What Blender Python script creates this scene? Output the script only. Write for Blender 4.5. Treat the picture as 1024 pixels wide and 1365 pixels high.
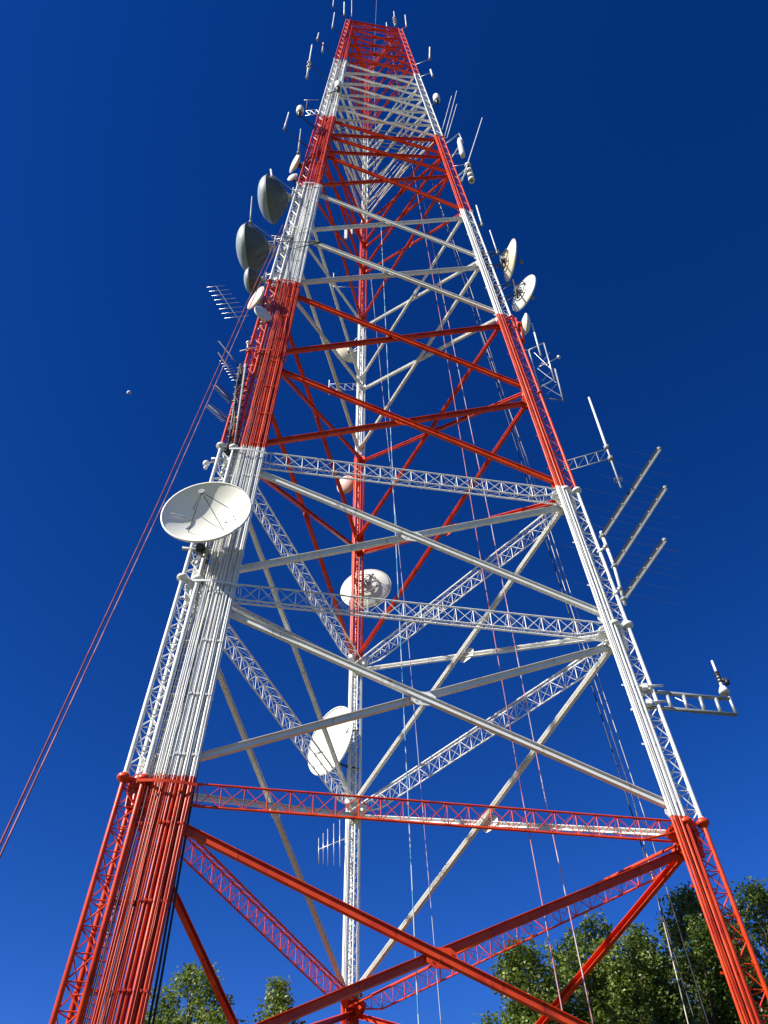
import bpy, math, random
from mathutils import Vector, Matrix, noise
V = Vector
rad = math.radians
random.seed(11)
scene = bpy.context.scene
for o in list(bpy.data.objects):
    bpy.data.objects.remove(o)

# ------------------------------------------------------------------ camera
CAM = V((-0.026, -32.878, 1.6)); PITCH = rad(47.786); ROLL = -0.0266; FPX = 1246.2; W0, H0 = 1024.0, 1365.0
cd = bpy.data.cameras.new('camera'); cam = bpy.data.objects.new('camera', cd)
scene.collection.objects.link(cam)
fw = V((0, math.cos(PITCH), math.sin(PITCH))); rt = V((1, 0, 0)); up = rt.cross(fw)
R_ = rt * math.cos(ROLL) + up * math.sin(ROLL); U_ = up * math.cos(ROLL) - rt * math.sin(ROLL)
cam.matrix_world = Matrix(((R_.x, U_.x, -fw.x, CAM.x), (R_.y, U_.y, -fw.y, CAM.y), (R_.z, U_.z, -fw.z, CAM.z), (0, 0, 0, 1)))
cd.sensor_fit = 'VERTICAL'; cd.sensor_height = 24.0; cd.lens = FPX / H0 * 24.0
cd.clip_start = 0.1; cd.clip_end = 20000
scene.camera = cam

# ------------------------------------------------------------------ light
SUN = V((-0.68, -0.42, 0.60)).normalized()          # towards the sun
sd = bpy.data.lights.new('sun', 'SUN'); sd.energy = 5.0; sd.angle = rad(0.53); sd.color = (1.0, 0.955, 0.88)
so = bpy.data.objects.new('sun', sd); scene.collection.objects.link(so)
so.rotation_euler = SUN.to_track_quat('Z', 'Y').to_euler(); so.location = (0, 0, 60)
wd = bpy.data.worlds.new('World'); scene.world = wd; wd.use_nodes = True
nt = wd.node_tree; nt.nodes.clear()
sk = nt.nodes.new('ShaderNodeTexSky'); sk.sky_type = 'NISHITA'; sk.sun_disc = False
sk.sun_elevation = math.asin(SUN.z); sk.sun_rotation = math.atan2(SUN.x, SUN.y)
sk.altitude = 600; sk.air_density = 1.0; sk.dust_density = 0.1; sk.ozone_density = 4.0
hs = nt.nodes.new('ShaderNodeHueSaturation'); hs.inputs['Saturation'].default_value = 1.3
hs.inputs['Hue'].default_value = 0.5; hs.inputs['Value'].default_value = 0.8
bg = nt.nodes.new('ShaderNodeBackground'); bg.inputs['Strength'].default_value = 0.1
wo = nt.nodes.new('ShaderNodeOutputWorld')
def wmul(src, col):
    n = nt.nodes.new('ShaderNodeVectorMath'); n.operation = 'MULTIPLY'; nt.links.new(src, n.inputs[0]); n.inputs[1].default_value = col; return n.outputs[0]
gm = nt.nodes.new('ShaderNodeGamma'); gm.inputs[1].default_value = 1.68
nt.links.new(sk.outputs[0], hs.inputs['Color'])
nt.links.new(wmul(hs.outputs[0], (0.075, 0.075, 0.075)), gm.inputs[0])
cl_ = nt.nodes.new('ShaderNodeVectorMath'); cl_.operation = 'MINIMUM'; cl_.inputs[1].default_value = (1.1, 1.8, 3.8)
nt.links.new(wmul(gm.outputs[0], (136, 48, 43)), cl_.inputs[0]); nt.links.new(cl_.outputs[0], bg.inputs[0]); nt.links.new(bg.outputs[0], wo.inputs[0])
scene.view_settings.view_transform = 'Standard'; scene.view_settings.look = 'None'
scene.view_settings.exposure = 0.75; scene.view_settings.gamma = 1.0; scene.view_settings.use_curve_mapping = False
scene.render.engine = 'CYCLES'

# ------------------------------------------------------------------ materials
def newmat(name):
    m = bpy.data.materials.new(name); m.use_nodes = True
    return m, m.node_tree, m.node_tree.nodes['Principled BSDF']
def N(nt, t, **kw):
    n = nt.nodes.new(t)
    for k, v in kw.items(): setattr(n, k, v)
    return n
def mixrgb(nt, fac, a, b, mode='MIX'):
    n = nt.nodes.new('ShaderNodeMix'); n.data_type = 'RGBA'; n.blend_type = mode
    for s, v in ((0, fac), (6, a), (7, b)):
        if hasattr(v, 'is_output'): nt.links.new(v, n.inputs[s])
        elif s == 0: n.inputs[0].default_value = v
        else: n.inputs[s].default_value = (*v, 1) if len(v) == 3 else v
    return n.outputs[2]
def noise_fac(nt, scale, lo, hi, detail=6, stretch=None):
    g = N(nt, 'ShaderNodeNewGeometry'); src = g.outputs['Position']
    if stretch:
        mp = N(nt, 'ShaderNodeMapping'); mp.inputs['Scale'].default_value = stretch
        nt.links.new(src, mp.inputs[0]); src = mp.outputs[0]
    n = N(nt, 'ShaderNodeTexNoise'); n.inputs['Scale'].default_value = scale; n.inputs['Detail'].default_value = detail
    nt.links.new(src, n.inputs['Vector'])
    r = N(nt, 'ShaderNodeMapRange'); r.inputs['From Min'].default_value = lo; r.inputs['From Max'].default_value = hi
    nt.links.new(n.outputs[0], r.inputs[0]); return r.outputs[0]
def bump(nt, b, scale, strength, dist=0.01):
    g = N(nt, 'ShaderNodeNewGeometry'); n = N(nt, 'ShaderNodeTexNoise'); n.inputs['Scale'].default_value = scale
    n.inputs['Detail'].default_value = 5
    nt.links.new(g.outputs['Position'], n.inputs['Vector'])
    bp = N(nt, 'ShaderNodeBump'); bp.inputs['Strength'].default_value = strength; bp.inputs['Distance'].default_value = dist
    nt.links.new(n.outputs[0], bp.inputs['Height']); nt.links.new(bp.outputs[0], b.inputs['Normal'])
RED = (0.68, 0.064, 0.010); RED2 = (0.52, 0.030, 0.006); WHITE = (0.80, 0.80, 0.76); WHITE2 = (0.74, 0.73, 0.68)
BANDS = (17.95, 35.6, 52.4, 68.3, 84.3, 102.6)
def paint(name, mode):
    m, nt, b = newmat(name)
    f = noise_fac(nt, 1.3, 0.4, 0.68)
    f2 = noise_fac(nt, 5.0, 0.60, 0.72, stretch=(1, 1, 0.25))
    red = mixrgb(nt, f, RED, RED2); wh = mixrgb(nt, f, WHITE, WHITE2)
    red = mixrgb(nt, f2, red, (0.24, 0.020, 0.011)); wh = mixrgb(nt, f2, wh, (0.55, 0.50, 0.42))
    if mode == 'red': c = red
    elif mode == 'white': c = wh
    else:
        g = N(nt, 'ShaderNodeNewGeometry'); s = N(nt, 'ShaderNodeSeparateXYZ'); nt.links.new(g.outputs['Position'], s.inputs[0])
        acc = None
        for i, z in enumerate(BANDS):     # count how many band edges lie below; even count -> red
            a = N(nt, 'ShaderNodeMath', operation='GREATER_THAN'); nt.links.new(s.outputs[2], a.inputs[0]); a.inputs[1].default_value = z
            if acc is None: acc = a.outputs[0]
            else:
                d = N(nt, 'ShaderNodeMath', operation='SUBTRACT' if i % 2 else 'ADD')
                nt.links.new(acc, d.inputs[0]); nt.links.new(a.outputs[0], d.inputs[1]); acc = d.outputs[0]
        c = mixrgb(nt, acc, red, wh)
    nt.links.new(c, b.inputs['Base Color'])
    b.inputs['Roughness'].default_value = 0.38
    b.inputs['Specular IOR Level'].default_value = 0.35
    return m
def plain(name, col, rough=0.5, metal=0.0, col2=None, scale=3.0, bmp=0.15, spec=0.5):
    m, nt, b = newmat(name)
    col2 = col2 or tuple(c * 0.72 for c in col)
    c = mixrgb(nt, noise_fac(nt, scale, 0.42, 0.68), col, col2)
    nt.links.new(c, b.inputs['Base Color']); b.inputs['Roughness'].default_value = rough; b.inputs['Metallic'].default_value = metal
    b.inputs['Specular IOR Level'].default_value = spec
    if bmp: bump(nt, b, 20, bmp, 0.01)
    return m
def ropemat(name, a, c2, period, duty=0.5):
    m, nt, b = newmat(name)
    g = N(nt, 'ShaderNodeNewGeometry'); s = N(nt, 'ShaderNodeSeparateXYZ'); nt.links.new(g.outputs['Position'], s.inputs[0])
    n = N(nt, 'ShaderNodeTexNoise'); n.inputs['Scale'].default_value = 0.6; nt.links.new(g.outputs['Position'], n.inputs['Vector'])
    ad = N(nt, 'ShaderNodeMath', operation='ADD'); nt.links.new(s.outputs[2], ad.inputs[0]); nt.links.new(n.outputs[0], ad.inputs[1])
    d = N(nt, 'ShaderNodeMath', operation='DIVIDE'); nt.links.new(ad.outputs[0], d.inputs[0]); d.inputs[1].default_value = period
    fr = N(nt, 'ShaderNodeMath', operation='FRACT'); nt.links.new(d.outputs[0], fr.inputs[0])
    gt = N(nt, 'ShaderNodeMath', operation='GREATER_THAN'); nt.links.new(fr.outputs[0], gt.inputs[0]); gt.inputs[1].default_value = duty
    nt.links.new(mixrgb(nt, gt.outputs[0], a, c2), b.inputs['Base Color']); b.inputs['Roughness'].default_value = 0.8
    return m
M = dict(
    band=paint('banded_tower_paint', 'band'), red=paint('red_tower_paint', 'red'), white=paint('white_tower_paint', 'white'),
    steel=plain('galvanised_steel', (0.50, 0.51, 0.50), 0.45, 0.55, (0.33, 0.34, 0.33)),
    dark=plain('dark_metal', (0.045, 0.047, 0.05), 0.5, 0.2),
    grey=plain('grey_fibreglass', (0.30, 0.32, 0.32), 0.55),
    cable=plain('black_cable', (0.02, 0.02, 0.022), 0.55),
    dwhite=plain('dish_white', (0.80, 0.79, 0.70), 0.42, 0, (0.74, 0.72, 0.62), 0.8, 0.05),
    dcream=plain('dish_cream', (0.78, 0.70, 0.52), 0.45, 0, (0.68, 0.58, 0.42), 1.2, 0.05),
    dgrey=plain('dish_grey', (0.32, 0.37, 0.40), 0.5, 0, (0.26, 0.31, 0.34), 1.2, 0.05),
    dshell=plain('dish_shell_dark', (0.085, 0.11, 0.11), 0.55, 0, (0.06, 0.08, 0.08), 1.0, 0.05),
    dpink=plain('dish_faded_pink', (0.74, 0.50, 0.42), 0.5, 0, (0.66, 0.36, 0.28), 1.0, 0.05),
    fibre=plain('white_fibreglass', (0.78, 0.79, 0.78), 0.4, 0, (0.68, 0.69, 0.68), 2.0, 0.0),
    alu=plain('aluminium', (0.68, 0.68, 0.65), 0.38, 0.6),
    rust=plain('rusty_steel', (0.20, 0.09, 0.05), 0.8, 0.1, (0.10, 0.05, 0.03), 8),
    conc=plain('concrete', (0.36, 0.35, 0.32), 0.85, 0, (0.25, 0.24, 0.22), 2),
    grass=plain('grass_ground', (0.045, 0.065, 0.02), 0.95, 0, (0.10, 0.085, 0.04), 0.35),
    bark=plain('bark', (0.16, 0.12, 0.09), 0.9, 0, (0.08, 0.06, 0.045), 9, 0.8),
    moon=plain('moon_rock', (0.92, 0.93, 0.95), 0.9, 0, (0.8, 0.8, 0.82), 0.3, 0.0, 0.0),
    ropeb=ropemat('rope_blue_white', (0.06, 0.28, 0.46), (0.40, 0.52, 0.58), 1.9, 0.45),
    ropep=ropemat('rope_pale_violet', (0.26, 0.20, 0.36), (0.42, 0.40, 0.50), 2.6, 0.4),
    roper=ropemat('rope_pink_red', (0.50, 0.15, 0.14), (0.46, 0.24, 0.26), 2.3, 0.5),
    ropew=ropemat('rope_pink_white', (0.48, 0.22, 0.24), (0.52, 0.42, 0.46), 3.1, 0.5),
    ropem=ropemat('rope_maroon', (0.16, 0.02, 0.03), (0.24, 0.04, 0.05), 1.7, 0.5),
    ropev=ropemat('rope_dusky_violet', (0.20, 0.06, 0.09), (0.30, 0.14, 0.20), 2.1, 0.5),
    ropet=ropemat('rope_tan', (0.52, 0.44, 0.34), (0.66, 0.60, 0.50), 3.7, 0.5),
)
def leafmat(name, c1, c2, c3):
    m, nt, b = newmat(name)
    g = N(nt, 'ShaderNodeNewGeometry'); cr = N(nt, 'ShaderNodeValToRGB')
    nt.links.new(g.outputs['Random Per Island'], cr.inputs[0])
    e = cr.color_ramp.elements; e[0].color = (*c1, 1); e[1].color = (*c3, 1); x = cr.color_ramp.elements.new(0.55); x.color = (*c2, 1)
    nt.links.new(cr.outputs[0], b.inputs['Base Color']); b.inputs['Roughness'].default_value = 0.42
    b.inputs['Specular IOR Level'].default_value = 0.5
    tr = N(nt, 'ShaderNodeBsdfTranslucent'); mx = N(nt, 'ShaderNodeMixShader'); mx.inputs[0].default_value = 0.38
    nt.links.new(mixrgb(nt, 0.5, cr.outputs[0], (0.20, 0.30, 0.03)), tr.inputs[0])
    out = nt.nodes['Material Output']
    nt.links.new(b.outputs[0], mx.inputs[1]); nt.links.new(tr.outputs[0], mx.inputs[2]); nt.links.new(mx.outputs[0], out.inputs[0])
    return m
M['leaf'] = leafmat('leaf_green', (0.07, 0.12, 0.016), (0.15, 0.21, 0.032), (0.30, 0.34, 0.09))
M['leafd'] = leafmat('leaf_dark', (0.045, 0.085, 0.013), (0.09, 0.145, 0.024), (0.20, 0.24, 0.06))

# ------------------------------------------------------------------ mesh helpers
def frame(d):
    d = d.normalized(); a = V((0, 0, 1)) if abs(d.z) < 0.95 else V((1, 0, 0))
    u = d.cross(a).normalized(); return u, u.cross(d).normalized()
class MB:
    def __init__(s): s.v = []; s.f = []; s.sm = []
    def tube(s, a, b, r, n=6, r2=None, cap=True):
        a = V(a); b = V(b); d = b - a
        if d.length < 1e-6: return s
        u, w = frame(d); r2 = r if r2 is None else r2; k = len(s.v)
        for p, q in ((a, r), (b, r2)):
            for i in range(n):
                t = 2 * math.pi * i / n; s.v.append(p + (u * math.cos(t) + w * math.sin(t)) * q)
        for i in range(n):
            j = (i + 1) % n; s.f.append((k + i, k + j, k + n + j, k + n + i)); s.sm.append(n > 4)
        if cap: s.f.append(tuple(k + i for i in range(n))[::-1]); s.f.append(tuple(k + n + i for i in range(n))); s.sm += [False, False]
        return s
    def path(s, pts, r, n=6):
        pts = [V(p) for p in pts]; k = len(s.v)
        d0 = (pts[1] - pts[0]).normalized(); u, w = frame(d0)
        for i, p in enumerate(pts):
            rr = r[i] if isinstance(r, (list, tuple)) else r
            d = (pts[min(i + 1, len(pts) - 1)] - pts[max(i - 1, 0)]).normalized()
            u = (u - d * u.dot(d)).normalized(); w = u.cross(d)
            for j in range(n):
                t = 2 * math.pi * j / n; s.v.append(p + (u * math.cos(t) + w * math.sin(t)) * rr)
        for i in range(len(pts) - 1):
            for j in range(n):
                q = (j + 1) % n; s.f.append((k + i * n + j, k + i * n + q, k + (i + 1) * n + q, k + (i + 1) * n + j)); s.sm.append(True)
        s.f.append(tuple(k + j for j in range(n))[::-1]); e = k + (len(pts) - 1) * n
        s.f.append(tuple(e + j for j in range(n))); s.sm += [False, False]
        return s
    def obox(s, a, b, u, w, u0, u1, w0, w1):
        a = V(a); b = V(b); k = len(s.v)
        for p in (a, b):
            for x, y in ((u0, w0), (u1, w0), (u1, w1), (u0, w1)): s.v.append(p + u * x + w * y)
        for f in ((0, 1, 2, 3), (7, 6, 5, 4), (0, 4, 5, 1), (1, 5, 6, 2), (2, 6, 7, 3), (3, 7, 4, 0)):
            s.f.append(tuple(k + i for i in f)); s.sm.append(False)
        return s
    def box(s, c, sx, sy, sz):
        c = V(c); return s.obox(c - V((0, 0, sz / 2)), c + V((0, 0, sz / 2)), V((1, 0, 0)), V((0, 1, 0)), -sx / 2, sx / 2, -sy / 2, sy / 2)
    def lathe(s, o, ax, prof, n=24, cap=False):
        """prof: (radius, height along ax)"""
        o = V(o); ax = V(ax).normalized(); u, w = frame(ax); k = len(s.v)
        for r, h in prof:
            for i in range(n):
                t = 2 * math.pi * i / n; s.v.append(o + ax * h + (u * math.cos(t) + w * math.sin(t)) * max(r, 1e-4))
        for q in range(len(prof) - 1):
            for i in range(n):
                j = (i + 1) % n; s.f.append((k + q * n + i, k + q * n + j, k + (q + 1) * n + j, k + (q + 1) * n + i)); s.sm.append(True)
        return s
    def ball(s, c, r, n=10, sq=1.0, ax=V((0, 0, 1))):
        return s.lathe(c, ax, [(r * math.sin(math.pi * i / 6), -r * sq * math.cos(math.pi * i / 6)) for i in range(7)], n)
    def build(s, name, mat, parent=None):
        me = bpy.data.meshes.new(name); me.from_pydata([tuple(v) for v in s.v], [], s.f)
        me.polygons.foreach_set('use_smooth', s.sm); me.materials.append(mat); me.update()
        o = bpy.data.objects.new(name, me); scene.collection.objects.link(o)
        if parent is not None: o.parent = parent; o.matrix_parent_inverse = Matrix.Translation(-parent.location) if parent.type == 'EMPTY' else Matrix()
        return o
def thing(name, loc, label, cat, group=None):
    o = bpy.data.objects.new(name, None); o.empty_display_size = 0.5; scene.collection.objects.link(o)
    o.location = V(loc); o['label'] = label; o['category'] = cat
    if group: o['group'] = group
    return o
def tag(o, label, cat, group=None):
    o['label'] = label; o['category'] = cat
    if group: o['group'] = group
    return o

# ------------------------------------------------------------------ tower geometry
ZT = 120.4; RB, RTOP = 11.993, 3.563; ROT = 3.85893
ANG = [ROT, ROT + 2 * math.pi / 3, ROT - 2 * math.pi / 3]      # near left leg, right leg, rear leg
OUT = [V((math.cos(a), math.sin(a), 0)) for a in ANG]
TAN = [V((-o.y, o.x, 0)) for o in OUT]
def leg(i, z): return OUT[i] * (RB + (RTOP - RB) * z / 120.0) + V((0, 0, z))
Lg, Rg, Bg = 0, 1, 2
# a point of the real scene seen in direction (px,py) at the depth of a leg (plus dy metres)
def sight(px, py, y):
    d = fw + R_ * ((px - 512) / FPX) - U_ * ((py - 682.5) / FPX)
    return CAM + d * ((y - CAM.y) / d.y)
def at(i, px, py, dy=0.0):
    y = leg(i, 50).y + dy; p = None
    for _ in range(8):
        p = sight(px, py, y); y = leg(i, max(0, min(ZT, p.z))).y + dy
    return p
def ato(i, px, py, dy=0.0):
    """point straight out from the leg, on the leg's outward line"""
    if i == 2: return at(i, px, py, dy)
    y = leg(i, 50).y; p = None
    for _ in range(40):
        p = sight(px, py, y); l = leg(i, max(0, min(ZT, p.z))); d = (p.x - l.x) / OUT[i].x
        y = .5 * y + .5 * (l.y + OUT[i].y * d)
    return p
NODES = [0.4, 8.3, 17.8, 26.8, 35.5, 44.0, 52.4, 60.3, 68.3, 76.0, 80.2, 84.3, 88.0, 91.6, 95.3, 98.9, 102.6, 106.2, 109.8, 113.3, 116.9, 120.2]
def red_at(z):
    k = sum(1 for b in BANDS if z > b); return k % 2 == 0
tower = thing('lattice_tower', (0, 0, 0), 'tall three-legged lattice communications tower painted in red and white bands, carrying the dishes and aerials', 'tower')

def chordpts(i, z):
    c = leg(i, z); s = 1.0 - 0.30 * z / 120
    return [c + OUT[i] * 0.36 * s, c - OUT[i] * 0.19 * s + TAN[i] * 0.30 * s, c - OUT[i] * 0.19 * s - TAN[i] * 0.30 * s]
for i in range(3):
    lac = MB(); z = 0.5; k = 0
    while z < ZT - 0.4:
        z2 = min(z + (0.74 if z < 52 else 0.86), ZT); a = chordpts(i, z); b = chordpts(i, z2)
        r = 0.024 if z < 52 else 0.021
        for q in range(3):
            w = (q + 1) % 3
            lac.tube(a[q], a[w], r, 4, cap=False)
            if q == 1: lac.tube(a[q], b[w], r, 4, cap=False)
            else:
                if k % 2: lac.tube(a[q], b[w], r, 4, cap=False)
                else: lac.tube(a[w], b[q], r, 4, cap=False)
        z = z2; k += 1
    legm = lac.build('leg', M['band'], tower)
    for q in range(3):
        m = MB(); pts = []; rr = []
        for z in (0.4, 17.8, 35.5, 52.4, 68.3, 84.3, 102.6, ZT):
            pts.append(chordpts(i, z)[q]); rr.append(0.082 - 0.034 * z / 120)
        m.path(pts, rr, 12).build('chord', M['band'], legm)
    for z in [8.9, 17.8, 26.8, 35.5, 44.0, 52.4, 68.3, 84.3, 102.6]:
        for q in range(3):
            m = MB(); c = chordpts(i, z - 0.02)[q]; d = (leg(i, z + 1) - leg(i, z)).normalized(); s = 1.0 if z < 40 else 0.78 - 0.25 * (z / 120)
            m.lathe(c, d, [(0.0, -0.20 * s), (0.10 * s, -0.19 * s), (0.12 * s, -0.09 * s), (0.21 * s, -0.07 * s), (0.225 * s, -0.04 * s), (0.225 * s, 0.04 * s), (0.21 * s, 0.07 * s), (0.12 * s, 0.09 * s), (0.10 * s, 0.19 * s), (0.0, 0.19 * s)], 14)
            m.build('joint_collar', M['band'], legm)
    # concrete pier under the leg
    c = leg(i, 0.0); m = MB(); m.lathe(c, (0, 0, 1), [(0.0, -0.5), (1.1, -0.5), (1.1, 0.22), (1.04, 0.3), (0.0, 0.3)], 28)
    m.build('concrete_pier', M['conc'], tower)

FACES = [(0, 1), (0, 2), (2, 1)]
def facevec(i, j):
    e = (leg(j, 0) - leg(i, 0)); e.z = 0; e.normalize(); n = V((e.y, -e.x, 0))
    mid = (leg(i, 0) + leg(j, 0)) / 2; mid.z = 0
    if n.dot(mid) < 0: n = -n
    return e, n
braces = []; plates = []
def brace(i, j, za, zb, off):
    e, n = facevec(i, j)
    s = 0.94 if max(za, zb) < 18 else (0.86 if za < 60 else (0.78 if max(za, zb) < 85 else 0.62))
    a = leg(i, za) + e * 0.30; b = leg(j, zb) - e * 0.30
    d = (b - a).normalized(); w = n.cross(d).normalized()
    if w.z < 0: w = -w
    u = w.cross(d); u = u if u.dot(n) > 0 else -u
    m = MB(); o = off
    m.obox(a, b, u, w, o, o + 0.02, -0.11 * s, 0.09 * s)                       # web
    m.obox(a, b, u, w, o - 0.17 * s, o + 0.12 * s, 0.09 * s, 0.112 * s)        # upper flange
    m.obox(a, b, u, w, o - 0.17 * s, o + 0.03 * s, -0.13 * s, -0.11 * s)       # lower flange
    zm = (za + zb) / 2
    braces.append((m, M['red'] if red_at(zm) else M['white'], (V((a + b) / 2) - CAM).length))
def plate(c, e, w, n, se, sw, col, th=0.03):
    m = MB(); k = len(m.v)
    pts = [(-se, -sw * .45), (-se * .55, -sw), (se * .55, -sw), (se, -sw * .45), (se, sw * .45), (se * .55, sw), (-se * .55, sw), (-se, sw * .45)]
    for t in (-th / 2, th / 2):
        for x, y in pts: m.v.append(c + e * x + w * y + n * t)
    m.f.append(tuple(range(8))[::-1]); m.f.append(tuple(range(8, 16)))
    for q in range(8): m.f.append((q, (q + 1) % 8, 8 + (q + 1) % 8, 8 + q))
    m.sm += [False] * 10
    return m
def crosspt(i, j, a0, a1, b0, b1):
    """crossing of i@a0->j@a1 with i@b0->j@b1"""
    p, q = leg(i, a0), leg(j, a1); r, s = leg(i, b0), leg(j, b1)
    t = (r.z - p.z) / ((q.z - p.z) - (s.z - r.z)); return p.lerp(q, t)
for i, j in FACES:
    e, n = facevec(i, j)
    for k in range(len(NODES) - 1):
        z0, z1 = NODES[k], NODES[k + 1]; tr = z1 in (17.8, 26.8, 35.5)
        lo = z0 + ((0.40 if k == 1 else 0.55 if (i, j) == (0, 1) or k in (0, 1) or k > 4 else -0.25) if k < 9 else 0.25); hi = z1 - (0.82 if tr else (0.55 if k < 8 else 0.25))
        if k == 0: lo = z0 + 0.3
        brace(i, j, hi, lo, 0.02); brace(i, j, lo, hi, -0.22 if k < 8 else -0.14)
        s = 1.0 if k < 5 else (0.7 if k < 11 else 0.45)
        c = crosspt(i, j, hi, lo, lo, hi) + n * -0.05
        lean = (leg(i, z1) + leg(j, z1) - leg(i, z0) - leg(j, z0)).normalized()
        col = M['red'] if red_at((z0 + z1) / 2) else M['white']
        if k < 11:
            m = plate(c, e, lean, lean.cross(e), 0.46 * s, 0.30 * s, col)
            for bx in (-0.3, -0.1, 0.1, 0.3):
                for by in (-0.12, 0.12):
                    p = c + e * bx * s + lean * by * s; m.tube(p - n * 0.05, p + n * 0.05, 0.022 * s, 6)
            plates.append(m.build('gusset_plate', col, tower))
            for a in (i, j):
                sg = 1 if a == i else -1
                for zz, cm in ((lo, col), (hi, col)):
                    c2 = leg(a, zz) + e * 0.42 * sg - n * 0.1
                    m = plate(c2, e, lean, lean.cross(e), 0.36 * s, 0.34 * s, cm)
                    for bx in (-0.18, 0.0, 0.18):
                        for by in (-0.14, 0.14):
                            p = c2 + e * bx * s + lean * by * s; m.tube(p - n * 0.045, p + n * 0.045, 0.02 * s, 6)
                    m.build('gusset_plate', cm, tower)
braces.sort(key=lambda t: t[2])
for m, mat, d in braces[:100]: m.build('diagonal_brace', mat, tower)
rest = {}
for m, mat, d in braces[100:]:
    g = rest.setdefault(mat.name, (MB(), mat)); k = len(g[0].v)
    g[0].v += m.v; g[0].f += [tuple(q + k for q in f) for f in m.f]; g[0].sm += m.sm
for g, mat in rest.values():
    o = g.build('diagonal_brace', mat, tower); o['kind'] = 'stuff'; o['label'] = 'dense small diagonal braces near the very top'

def truss(i, j, z, col, h=0.78, dp=0.62, backcol=None):
    e, n = facevec(i, j)
    a = leg(i, z); b = leg(j, z); a = a + e * 0.55; b = b - e * 0.55
    L = (b - a).length; nb = int(round(L / 0.72))
    m = MB()
    T = lambda t: a.lerp(b, t) + n * 0.12
    def B(t):
        q = T(t) - V((0, 0, h)); 
        edge = min(t, 1 - t) * nb
        if edge < 2: q.z += h * 0.55 * (2 - edge) / 2
        return q
    K = lambda t: T(t) - V((0, 0, h * 0.52)) - n * dp
    for F, r in ((T, 0.038), (B, 0.038), (K, 0.045)):
        m.path([F(q / nb) for q in range(nb + 1)], r, 7)
    for q in range(nb + 1):
        t = q / nb
        m.tube(T(t), B(t), 0.018, 4, cap=False); m.tube(T(t), K(t), 0.011, 4, cap=False); m.tube(B(t), K(t), 0.011, 4, cap=False)
        if q < nb:
            s = (q + 1) / nb
            m.tube(T(t), B(s), 0.014, 4, cap=False); m.tube(B(t), T(s), 0.014, 4, cap=False)
            if q % 2: m.tube(T(t), K(s), 0.010, 4, cap=False); m.tube(B(t), K(s), 0.010, 4, cap=False)
            else: m.tube(K(t), T(s), 0.010, 4, cap=False); m.tube(K(t), B(s), 0.010, 4, cap=False)
    o = m.build('horizontal_truss', col, tower)
    for p, sg in ((a, 1), (b, -1)):      # end shoe joining the truss to the leg
        mm = MB(); c = p - V((0, 0, h * 0.45))
        k = len(mm.v)
        pts = [(-0.62, 0.42), (0.05, 0.40), (0.42, 0.12), (0.42, -0.12), (0.05, -0.36), (-0.62, -0.55)]
        for t in (-0.16, 0.10):
            for x, y in pts: mm.v.append(c + e * x * sg + V((0, 0, y)) + n * t)
        mm.f += [tuple(range(6))[::-1], tuple(range(6, 12))] + [(q, (q + 1) % 6, 6 + (q + 1) % 6, 6 + q) for q in range(6)]; mm.sm += [False] * 8
        mm.build('end_shoe', col, o)
    return o
for z, c in ((17.8, 'red'), (26.8, 'white'), (35.5, 'white')):
    for i, j in FACES: truss(i, j, z if (i, j) != (2, 1) else z - 0.3, M[c])
# level 0 horizontals and top ring
for i, j in FACES:
    e, n = facevec(i, j)
    for z, col, w in ((8.3, 'red', 0.11), (120.2, 'red', 0.11), (118.9, 'red', 0.05)):
        m = MB(); a = leg(i, z) + e * 0.25; b = leg(j, z) - e * 0.25
        m.obox(a, b, n, V((0, 0, 1)), -w, w, -0.02, 0.02); m.obox(a, b, n, V((0, 0, 1)), -0.02, 0.02, -2 * w, -0.022)
        if z > 10 or (i, j) != (0, 1): m.build('horizontal_beam', M[col], tower)
# platforms of grating
def grating(z, k0, k1, mat):
    m = MB(); P = [leg(q, z) * 1.0 for q in range(3)]; c = (P[0] + P[1] + P[2]) / 3
    for t in range(k0, k1):
        f = t / k1
        for q in range(3):
            a = c.lerp(P[q], f); b = c.lerp(P[(q + 1) % 3], f)
            m.obox(a, b, V((0, 0, 1)), (b - a).cross(V((0, 0, 1))).normalized(), -0.03, 0.03, -0.025, 0.025)
    for q in range(3):
        m.tube(c, P[q], 0.05, 4)
    return m.build('work_platform', mat, tower)
grating(84.6, 4, 9, M['steel']); grating(120.0, 5, 8, M['red'])

# feed line bundles --------------------------------------------------------
eLR, nLR = facevec(0, 1)
def linept(i, off, out, z):
    e = eLR if i == 0 else -eLR
    return leg(i, z) + e * off * (1 - 0.52 * z / 120) + nLR * out
def feed(i, off, out, r, z0, z1, mat, n=8, wob=0.0):
    m = MB(); pts = []; z = z0
    while z < z1:
        p = linept(i, off, out, z)
        if wob: p += V((random.uniform(-wob, wob), random.uniform(-wob, wob), 0))
        pts.append(p); z += 3.1 if wob else 12
    pts.append(linept(i, off, out, z1)); m.path(pts, r, n)
    return m.build('feed_line', mat, tower)
random.seed(5)
for off, out, r, zt in ((2.0, .22, .044, 84), (1.88, .27, .055, 102), (1.74, .25, .040, 68.5), (1.61, .27, .058, 102), (1.43, .24, .052, 84), (1.31, .28, .036, 117), (1.15, .26, .045, 60)):
    feed(0, off, out, r, 0.8, zt, M['band'])
for off, out, r, zt in ((1.93, .08, .035, 60), (1.80, .10, .03, 96), (1.66, .06, .04, 80), (1.5, .1, .035, 110), (1.35, .06, .035, 70), (1.2, .1, .03, 98), (1.02, .1, .04, 88), (0.95, .24, .03, 66)):
    feed(0, off, out, r, 0.8, zt, M['band'], 6, 0.012)
rj = random.Random(21)
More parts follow.
